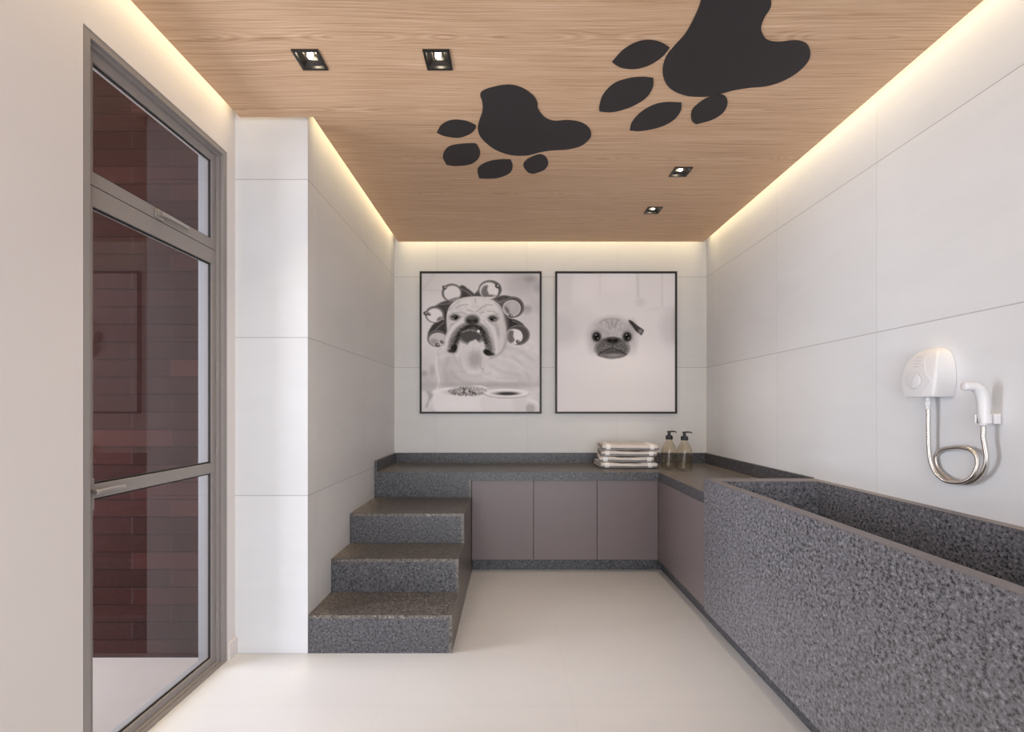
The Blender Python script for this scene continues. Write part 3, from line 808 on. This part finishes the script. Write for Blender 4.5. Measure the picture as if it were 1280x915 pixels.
def pug():
    p = Painter(75, 750, 78, 870, NX, NY, 222)
    p.poly([(75,78),(165,78),(160,270),(75,270)], 214, 14, .8, False); p.ell(245, 170, 70, 90, 226, 30, .7); p.ell(420, 110, 95, 70, 230, 40, .7)
    p.stroke([(322,80),(322,190)], 6, 212, 6, .7); p.stroke([(535,80),(538,210)], 16, 207, 6, .8); p.stroke([(674,80),(675,270)], 6, 205, 4, .8)
    p.ell(550, 245, 26, 22, 204, 14, .6); p.stroke([(575,292),(660,280),(745,285)], 14, 214, 10, .6)
    p.ell(100, 400, 100, 95, 203, 40, .75); p.ell(180, 300, 60, 40, 212, 30, .6); p.ell(735, 390, 70, 105, 204, 28, .75); p.ell(755, 380, 30, 95, 196, 10, .6)
    p.ell(410, 600, 420, 110, 225, 50, .8); p.ell(400, 800, 420, 130, 214, 90, .7)
    p.ell(265, 380, 60, 60, 210, 30, .6)
    n2, n3 = p.noise(5), p.noise(2)
    p.ell(392, 440, 134, 108, 186, 24, .9); p.ell(385, 385, 80, 46, 184, 22, .7); p.ell(285, 500, 30, 40, 200, 16, .7); p.ell(502, 495, 28, 46, 198, 16, .7)
    d = np.clip(1.1-np.hypot((p.X-392)/140, (p.Y-450)/115), 0, 1); p.A += np.minimum(d*3, 1)*((n2-.5)*20+(n3-.5)*16)
    for q_ in ([(388,345),(390,385)], [(350,345),(366,362),(376,390)], [(425,348),(414,364),(406,390)], [(320,360),(345,345),(390,338),(430,345)]):
        p.stroke(q_, 5, 136, 6, .55)
    p.ell(310, 408, 36, 12, 176, 10, .6, -.3); p.ell(465, 408, 36, 12, 176, 10, .6, .3)
    p.ell(500, 390, 26, 40, 176, 16, .8)
    p.poly([(484,346),(505,352),(524,368),(545,384),(570,402),(566,418),(556,432),(540,420),(528,412),(520,402),(504,380),(490,362)], 84, 3)
    p.ell(552, 410, 12, 13, 150, 5, .8); p.stroke([(490,350),(512,372),(528,404)], 5, 58, 3, .8)
    # muzzle
    m = p.ell(390, 505, 96, 58, 120, 10, .9); p.ell(335, 510, 40, 40, 106, 12, .6); p.ell(445, 508, 40, 40, 106, 12, .6); p.ell(392, 468, 56, 22, 92, 10, .8)
    dd = np.clip(1.2-np.hypot((p.X-390)/98, (p.Y-508)/58), 0, 1); p.A += np.minimum(dd*3, 1)*(n3-.5)*56
    p.ell(393, 460, 36, 17, 62, 5); p.ell(376, 463, 9, 6, 36, 3); p.ell(410, 463, 9, 6, 36, 3); p.ell(393, 449, 18, 4, 128, 4, .6)
    p.stroke([(393,476),(393,508)], 5, 66, 3, .8); p.stroke([(316,540),(350,520),(393,508),(434,522),(468,540)], 8, 64, 5, .8)
    p.ell(395, 532, 44, 14, 84, 6, .8); p.ell(398, 546, 42, 11, 158, 5, .8); p.stroke([(310,545),(350,556),(395,560),(450,552),(472,540)], 7, 92, 5, .7)
    p.stroke([(318,470),(345,456),(368,450)], 5, 84, 4, .6); p.stroke([(420,450),(440,458),(462,474)], 5, 84, 4, .6)
    for cx, cy in ((302, 441), (476, 441)):
        p.ell(cx, cy, 31, 33, 128, 8, .8); p.ell(cx, cy, 23, 26, 54, 4); p.ell(cx, cy+2, 15, 17, 30, 3)
        p.ringe(cx, cy, 15, 17, 3, 130, 2, .5); p.ell(cx-4, cy-10, 3, 3, 215, 1.5); p.ell(cx+7, cy+8, 3, 4, 170, 2)
    return p.A

def print_mesh(name, A, x0, x1, z0, z1, y, parent):
    A = np.clip((A-60)*1.20+42, 8, 250)
    ny, nx = A.shape
    off = wpos(parent)
    xs = np.linspace(x0, x1, nx)-off.x; zs = np.linspace(z1, z0, ny)-off.z
    gx, gz = np.meshgrid(xs, zs)
    co = np.stack([gx, np.full(gx.shape, y-off.y), gz], -1).reshape(-1, 3).astype(np.float32)
    i = np.arange(ny*nx).reshape(ny, nx)
    f = np.stack([i[:-1,:-1], i[1:,:-1], i[1:,1:], i[:-1,1:]], -1).reshape(-1, 4)
    me = bpy.data.meshes.new(name); me.from_pydata(co.tolist(), [], f.tolist())
    c = A.ravel()/255.0
    rgb = np.stack([c*1.0, c*0.980, c*0.984], -1)
    dk = (1-c)[:, None]*np.array([[0.012, 0.0, -0.004]]); rgb = np.clip(rgb+dk, 0, 1)
    l = np.where(rgb <= .04045, rgb/12.92, ((rgb+.055)/1.055)**2.4)
    at = me.color_attributes.new('ink', 'FLOAT_COLOR', 'POINT')
    at.data.foreach_set('color', np.concatenate([l, np.ones((len(l), 1))], 1).astype(np.float32).ravel())
    n = NT(name+'_ink'); a = n.n('ShaderNodeAttribute', attribute_name='ink')
    me.materials.append(n.bsdf(a.outputs['Color'], 0.42, 0.06))
    o = bpy.data.objects.new(name, me); COL.objects.link(o); o.parent = parent; return o

def picture(label, A, x0, x1):
    z0, z1 = 1.194, 2.440; yb, yf, w = YB-0.002, YB-0.032, 0.0165
    t = thing('framed_picture', label, 'picture', ((x0+x1)/2, YB, z0), 'framed dog pictures')
    bm = BM()
    for (a, b, c, d) in ((x0, x1, z0, z0+w), (x0, x1, z1-w, z1), (x0, x0+w, z0+w, z1-w), (x1-w, x1, z0+w, z1-w)):
        box(bm, a, b, yf, yb, c, d)
    obj('picture_frame', bm, M['pframe'], t)
    print_mesh('print', A, x0+w*.8, x1-w*.8, z0+w*.8, z1-w*.8, yf+0.010, t)
    obj('backing_board', bx(x0+w, x1-w, yf+0.013, yb, z0+w, z1-w), M['carcass'], t)
PX = 3.948/F
picture('black framed photo of a bulldog wearing hair rollers', bulldog(), (524.6-VX)*PX, (677.0-VX)*PX)
picture('black framed photo of a pug head in white foam', pug(), (694.2-VX)*PX, (846.4-VX)*PX)

# ------------------------------------------------------------------ folded towels
def towel_bm(L, Dp, H, seed, twist=0.0):
    """folded cloth: a C-shaped double layer closed at the front, soft and slightly sagging; local origin at the middle of its base"""
    r = random.Random(seed); bm = BM(); NXs = 30
    ph = [r.uniform(0, 6.28) for _ in range(6)]
    rad = H/2
    outer = []
    nb = 12
    for k in range(nb+1): outer.append((Dp/2-(Dp-rad)*k/nb, 0.0))
    for k in range(1, 10):
        a = -PI/2-PI*k/10; outer.append((-Dp/2+rad+rad*math.cos(a), rad+rad*math.sin(a)))
    for k in range(nb+1): outer.append((-Dp/2+rad+(Dp-rad)*k/nb, H))
    th = H*0.47
    inner = [(Dp/2, H-th)]+[(Dp/2-(Dp-rad*1.6)*k/6, H-th) for k in range(1, 7)]+[(Dp/2-(Dp-rad*1.6)*k/6, th) for k in range(6, -1, -1)]
    prof = outer+inner
    rows = []
    for i in range(NXs+1):
        u = i/NXs*2-1; x = u*L/2
        edge = max(0, abs(u)-0.93)/0.07
        row = []
        for (y, z) in prof:
            t = z/H
            dz = 0.0026*math.sin(4*u+ph[0]+2*t)*t + 0.0018*math.sin(11*u+ph[1]+y*20)*t
            dy = 0.006*math.sin(2.6*u+ph[2])+0.003*math.sin(9*u+ph[3]+t*2)
            zz = H/2+(z-H/2)*(1-0.28*edge*edge)+dz-0.0035*(1-u*u)*t+twist*u*t
            xx = x+0.006*math.sin(ph[4]+y*9)*(1 if abs(u) > .9 else 0)+0.004*math.sin(t*5+ph[5])*abs(u)
            row.append(bm.verts.new((xx, y+dy*(1 if y < 0 else .4), max(zz, 0.0))))
        rows.append(row)
    n = len(prof)
    for A, B in zip(rows, rows[1:]):
        for k in range(n): bm.faces.new((A[k], A[(k+1) % n], B[(k+1) % n], B[k]))
    bm.faces.new(rows[0]); bm.faces.new(list(reversed(rows[-1])))
    bmesh.ops.recalc_face_normals(bm, faces=list(bm.faces))
    for f in bm.faces: f.smooth = True
    return bm
TL = ['striped cream towel at the top of the folded stack', 'folded striped towel just below the topmost towel of the stack',
      'folded striped towel just above the bottom one of the stack', 'striped cream towel at the bottom of the folded stack, lying on the counter']
zs = CT+0.0015
spec_ = [(0.450, 0.290, 0.045, 0.942, 3.742, -0.030), (0.430, 0.285, 0.042, 0.938, 3.745, -0.055), (0.440, 0.285, 0.043, 0.955, 3.742, -0.075), (0.445, 0.290, 0.047, 0.962, 3.740, -0.070)]
for k, (L, Dp, H, cx, cy, rz) in enumerate(spec_):
    me = bpy.data.meshes.new('folded_towel'); bm = towel_bm(L, Dp, H, 11+k); bm.to_mesh(me); bm.free(); me.materials.append(M['towel'])
    o = bpy.data.objects.new('folded_towel', me); COL.objects.link(o)
    o.location = (cx, cy, zs); o.rotation_euler = (0, 0, rz); zs += H+0.0050
    tag(o, TL[3-k], 'towel', 'folded towels on the counter')

# ------------------------------------------------------------------ soap pump bottles
BP = (1.257, 3.585)
bt = thing('soap_bottle', 'amber tinted glass pump bottle next to the towel stack', 'bottle', (BP[0], BP[1], CT+0.0005), 'pump bottles on the counter')
c0 = (BP[0], BP[1], CT+0.0005)
prof = [(0, 0.0), (0.046, 0.0), (0.0535, 0.003), (0.056, 0.010), (0.056, 0.148), (0.0545, 0.160), (0.049, 0.178), (0.040, 0.196), (0.031, 0.210), (0.0255, 0.219), (0.0235, 0.226), (0.0235, 0.234),
        (0.0205, 0.234), (0.0205, 0.226), (0.0225, 0.218), (0.028, 0.208), (0.037, 0.194), (0.046, 0.176), (0.0512, 0.159), (0.0526, 0.147), (0.0526, 0.013), (0.050, 0.008), (0, 0.0075)]
obj('glass_body', lathe(BM(), prof, c0, 48), M['bottle'], bt, True, angle=0.9)
pm = obj('pump', lathe(BM(), [(0.0, 0.2345), (0.0265, 0.2345), (0.0275, 0.236), (0.0275, 0.258), (0.0255, 0.264), (0.018, 0.267), (0.0115, 0.269), (0.0115, 0.291), (0.0165, 0.293), (0.0165, 0.299), (0.015, 0.301), (0, 0.301)], c0, 32), M['pump'], bt, True, angle=0.6)
bm = tube(BM(), catmull([(c0[0], c0[1], c0[2]+0.297), (c0[0]+0.03, c0[1]-0.004, c0[2]+0.298), (c0[0]+0.047, c0[1]-0.006, c0[2]+0.296), (c0[0]+0.054, c0[1]-0.007, c0[2]+0.288)], 6), lambda t: 0.0062-0.0022*t, 12)
obj('spout', bm, M['pump'], pm, True, angle=0.7)
b2 = copy_tree(bt); b2.location = (1.343, 3.492, CT+0.0005); b2['label'] = 'amber tinted glass pump bottle nearer the tub, to the right of its twin'
b2.rotation_euler = (0, 0, -0.12)

# ------------------------------------------------------------------ electric shower heater
def w2(zv, tab):
    for (a, b), (c, d) in zip(tab, tab[1:]):
        if a <= zv <= c: return b+(d-b)*(zv-a)/(c-a)
    return tab[-1][1] if zv > tab[-1][0] else tab[0][1]
HC = 1.820
TW = [(1.287,.0665),(1.300,.0695),(1.33,.0752),(1.36,.0765),(1.39,.0752),(1.42,.071),(1.445,.064),(1.462,.055),(1.474,.044),(1.482,.029),(1.4855,.012)]
TD = [(1.287,.088),(1.300,.0895),(1.33,.091),(1.36,.090),(1.39,.086),(1.42,.079),(1.445,.069),(1.462,.058),(1.474,.045),(1.482,.030),(1.4855,.014)]
def heater_front(y, z, off=0.0):
    """x of the front surface"""
    w, d = w2(z, TW), w2(z, TD)
    return XR-d+0.006*(min(abs(y-HC)/w, 1))**2-off
hz_ = thing('electric_shower', 'white electric shower heater mounted high on the right wall', 'shower heater', (XR, HC, 1.287))
bm = BM(); rows = []
zl = [1.287, 1.2885, 1.30, 1.315, 1.33, 1.345, 1.36, 1.375, 1.39, 1.405, 1.42, 1.4325, 1.445, 1.4535, 1.462, 1.468, 1.474, 1.478, 1.482, 1.484, 1.4855]
for k, z in enumerate(zl):
    w, d = w2(z, TW), w2(z, TD)
    if k == 0: w -= .002; d -= .002
    r = min(0.010, w*.4, d*.4); row = [(XR-0.0008, HC-w)]
    for a in range(5):
        t = PI/2*a/4; row.append((XR-d+0.006+r-r*math.sin(t), HC-w+r-r*math.cos(t)))
    for a in range(1, 10):
        y = HC-w+r+(2*w-2*r)*a/10; row.append((XR-d+0.006*(abs(y-HC)/w)**2, y))
    for a in range(5):
        t = PI/2*(1-a/4); row.append((XR-d+0.006+r-r*math.sin(t), HC+w-r+r*math.cos(t)))
    row.append((XR-0.0008, HC+w))
    rows.append([bm.verts.new((a, b, z)) for a, b in row])
for A, B in zip(rows, rows[1:]):
    n = len(A)
    for k in range(n): bm.faces.new((A[k], A[(k+1) % n], B[(k+1) % n], B[k]))
bm.faces.new(rows[0]); bm.faces.new(rows[-1])
bmesh.ops.recalc_face_normals(bm, faces=list(bm.faces))
obj('heater_body', bm, M['plastic'], hz_, True, angle=0.55)
# raised cover: right (near) boundary follows the seam of the photograph
def hp(px, py, X=1.640):
    Y = X*F/(px-VX); return (Y, CZ-(py-VY)*Y/F)
seam = [hp(1110+a/10.167, 425+b/10.167, x) for a, b, x in ((430, 716, 1.637), (480, 620, 1.635), (535, 515, 1.635), (500, 455, 1.636), (480, 420, 1.637), (465, 330, 1.642), (470, 250, 1.650), (510, 165, 1.664))]
ss = catmull([(a, b, 0) for a, b in seam], 5)
bm = BM(); rows = []
for p in ss:
    z = min(max(p.y, 1.290), 1.466); w = w2(z, TW); yfar = HC+w-0.013; yn = p.x
    top = []
    for k in range(13):
        y = yn+(yfar-yn)*k/12; top.append((y, z, heater_front(y, z, 0.0024)))
    rows.append(top)
V = [[bm.verts.new((x, y, z)) for (y, z, x) in r] for r in rows]
U = [[bm.verts.new((x+0.004, y, z)) for (y, z, x) in r] for r in rows]
for A in (V, U):
    for a, b in zip(A, A[1:]):
        for k in range(12): bm.faces.new((a[k], a[k+1], b[k+1], b[k]))
per = [(i, 0) for i in range(len(V))]+[(len(V)-1, k) for k in range(1, 13)]+[(i, 12) for i in range(len(V)-2, -1, -1)]+[(0, k) for k in range(11, 0, -1)]
for (a, b), (c, d) in zip(per, per[1:]+per[:1]): bm.faces.new((V[a][b], V[c][d], U[c][d], U[a][b]))
bmesh.ops.recalc_face_normals(bm, faces=list(bm.faces))
cov = obj('front_cover', bm, M['plastic'], hz_, True, angle=0.6)
for k in range(4):
    y_, z_ = hp(1110+(385)/10.167, 425+(225+k*38)/10.167, 1.648)
    bm = BM(); a, b = y_-0.013, y_+0.013
    pr = [(a+(b-a)*j/6) for j in range(7)]
    for s0, s1 in zip(pr, pr[1:]):
        x0_, x1_ = heater_front(s0, z_, 0.0024), heater_front(s1, z_, 0.0024)
        xm = min(x0_, x1_)
        box(bm, xm-0.0007, xm+0.001, s0, s1, z_-0.0009, z_+0.0009)
    obj('vent_slot', bm, M['plastic2'], cov)
dy, dz = hp(1110+345/10.167, 425+522/10.167, 1.634); dx = heater_front(dy, dz, 0.0024)
bm = lathe(BM(), [(0, -0.005), (0.027, -0.005), (0.0295, -0.0042), (0.0305, -0.003), (0.0305, 0.002), (0.0, 0.002)], (dx-0.0005, dy, dz), 40, 'x')
dial = obj('temperature_dial', bm, M['plastic'], hz_, True, angle=0.6)
bm = lathe(BM(), [(0.0305, -0.0006), (0.0325, -0.0006), (0.0325, 0.001), (0.0305, 0.001), (0.0305, -0.0006)], (dx-0.0006, dy, dz), 40, 'x')
obj('dial_groove', bm, M['plastic2'], dial)
g = catmull([(dx-0.0058, dy-0.008, dz+0.022), (dx-0.0062, dy+0.001, dz+0.011), (dx-0.0062, dy+0.001, dz-0.004), (dx-0.0058, dy+0.003, dz-0.023)], 5)
obj('dial_pointer', tube(BM(), g, lambda t: 0.0018, 8), M['plastic2'], dial, True)
bm = lathe(BM(), [(0, 1.2868), (0.0095, 1.2868), (0.0095, 1.272), (0.0112, 1.270), (0.0112, 1.254), (0.009, 1.252), (0.009, 1.239), (0, 1.239)], (1.684, HC, 0), 24)
obj('outlet_nipple', bm, M['plastic'], hz_, True, angle=0.6)

# hose: loops down and up to the hand shower
hx = [1.684,1.684,1.686,1.689,1.690,1.690,1.690,1.690,1.690,1.690,1.690,1.692,1.695,1.698,1.702,1.707,1.7125,1.7155,1.7155,1.7125,1.708,1.704,1.700,1.695,1.688,1.681]
hz2 = [(277,440),(276,520),(278,600),(283,680),(296,740),(325,790),(368,826),(420,838),(470,836),(515,815),(545,775),(558,725),(550,682),(518,652),(465,638),(408,640),(352,652),(322,682),(318,720),(338,768),(385,810),(440,836),(505,840),(555,815),(594,765),(608,690)]
path = []
for (a, b), X in zip(hz2, hx):
    Y, Z = hp(1100+a/4.578, 420+b/4.578, X); path.append((X, Y, Z))
path = [(1.684, HC, 1.2385)]+path
hold = (1.677, 1.600)
path += [(1.678, 1.601, 1.135), (hold[0], hold[1], 1.160), (hold[0], hold[1], 1.1805)]
pp = catmull(path, 14)
acc = 0; rad = 0.0078
# resample densely so the ribs are real
den = [pp[0]]; step = 0.0016; d_ = 0
for a, b in zip(pp, pp[1:]):
    L = (b-a).length; pos = step-d_
    while pos <= L:
        den.append(a.lerp(b, pos/L)); pos += step
    d_ = (d_+L) % step
npt = len(den)-1
bm = tube(BM(), den, lambda t: rad*(1.0 if int(round(t*npt)) % 3 else 0.84), 12)
tag(obj('shower_hose', bm, M['chrome'], None, True, origin=tuple(den[0])), 'looped ribbed chrome hose hanging on the right wall', 'hose')

# wall holder
wh = thing('shower_holder', 'small white wall bracket gripping the hand shower', 'bracket', (XR, hold[1], 1.185))
obj('wall_block', bx(hold[0]+0.0215, XR-0.0008, hold[1]-0.017, hold[1]+0.017, 1.187, 1.222, 0.003), M['plastic'], wh)
bm = BM(); ri, ro = 0.0172, 0.0215; z0, z1 = 1.189, 1.220; R = []
a0, a1 = math.radians(-150), math.radians(150)
for k in range(25):
    a = a0+(a1-a0)*k/24; c, s_ = math.cos(a), math.sin(a)
    R.append([bm.verts.new((hold[0]+r*c, hold[1]+r*s_, z)) for r, z in ((ri, z0), (ro, z0), (ro, z1), (ri, z1))])
for A, B in zip(R, R[1:]):
    for k in range(4): bm.faces.new((A[k], A[(k+1) % 4], B[(k+1) % 4], B[k]))
bm.faces.new(R[0]); bm.faces.new(list(reversed(R[-1])))
bmesh.ops.recalc_face_normals(bm, faces=list(bm.faces))
obj('clip_ring', bm, M['plastic'], wh)

# hand shower
hs = thing('hand_shower', 'white hand shower with a curved handle on the right wall', 'hand shower', (hold[0], hold[1], 1.181))
ax = catmull([(hold[0], hold[1], 1.181), (hold[0], hold[1], 1.20), (hold[0], hold[1], 1.235), (hold[0]-0.001, hold[1], 1.262), (hold[0]-0.006, hold[1], 1.287), (hold[0]-0.017, hold[1], 1.308), (hold[0]-0.032, hold[1], 1.3185), (hold[0]-0.050, hold[1]+0.001, 1.3205)], 7)
def hr(t):
    return w2(t, [(0, .0105), (.12, .0135), (.17, .0160), (.30, .0172), (.55, .0180), (.75, .0172), (.9, .0150), (1.0, .0142)])
obj('handle', tube(BM(), ax, hr, 22), M['plastic'], hs, True, angle=0.8)
bm = lathe(BM(), [(0, -0.021), (0.010, -0.0205), (0.0142, -0.018), (0.0155, -0.014), (0.0155, 0.0), (0.0, 0.0)], (ax[-1].x-0.0005, ax[-1].y, ax[-1].z), 28, 'x')
obj('spray_head', bm, M['plastic'], hs, True, angle=0.8)
bm = lathe(BM(), [(0.0106, 1.1818), (0.0125, 1.183), (0.0125, 1.1865), (0.0106, 1.188)], (hold[0], hold[1], 0), 24)
obj('collar', bm, M['plastic'], hs, True, angle=0.8)

# ------------------------------------------------------------------ render look
S.view_settings.view_transform = 'Standard'; S.view_settings.look = 'None'; S.view_settings.gamma = 1.0
S.view_settings.use_curve_mapping = False; S.view_settings.exposure = 0.06
S.cycles.use_denoising = True
S.cycles.max_bounces = 12; S.cycles.diffuse_bounces = 6; S.cycles.glossy_bounces = 5; S.cycles.transparent_max_bounces = 12
S.cycles.sample_clamp_indirect = 6.0
S.cycles.caustics_reflective = False; S.cycles.caustics_refractive = False
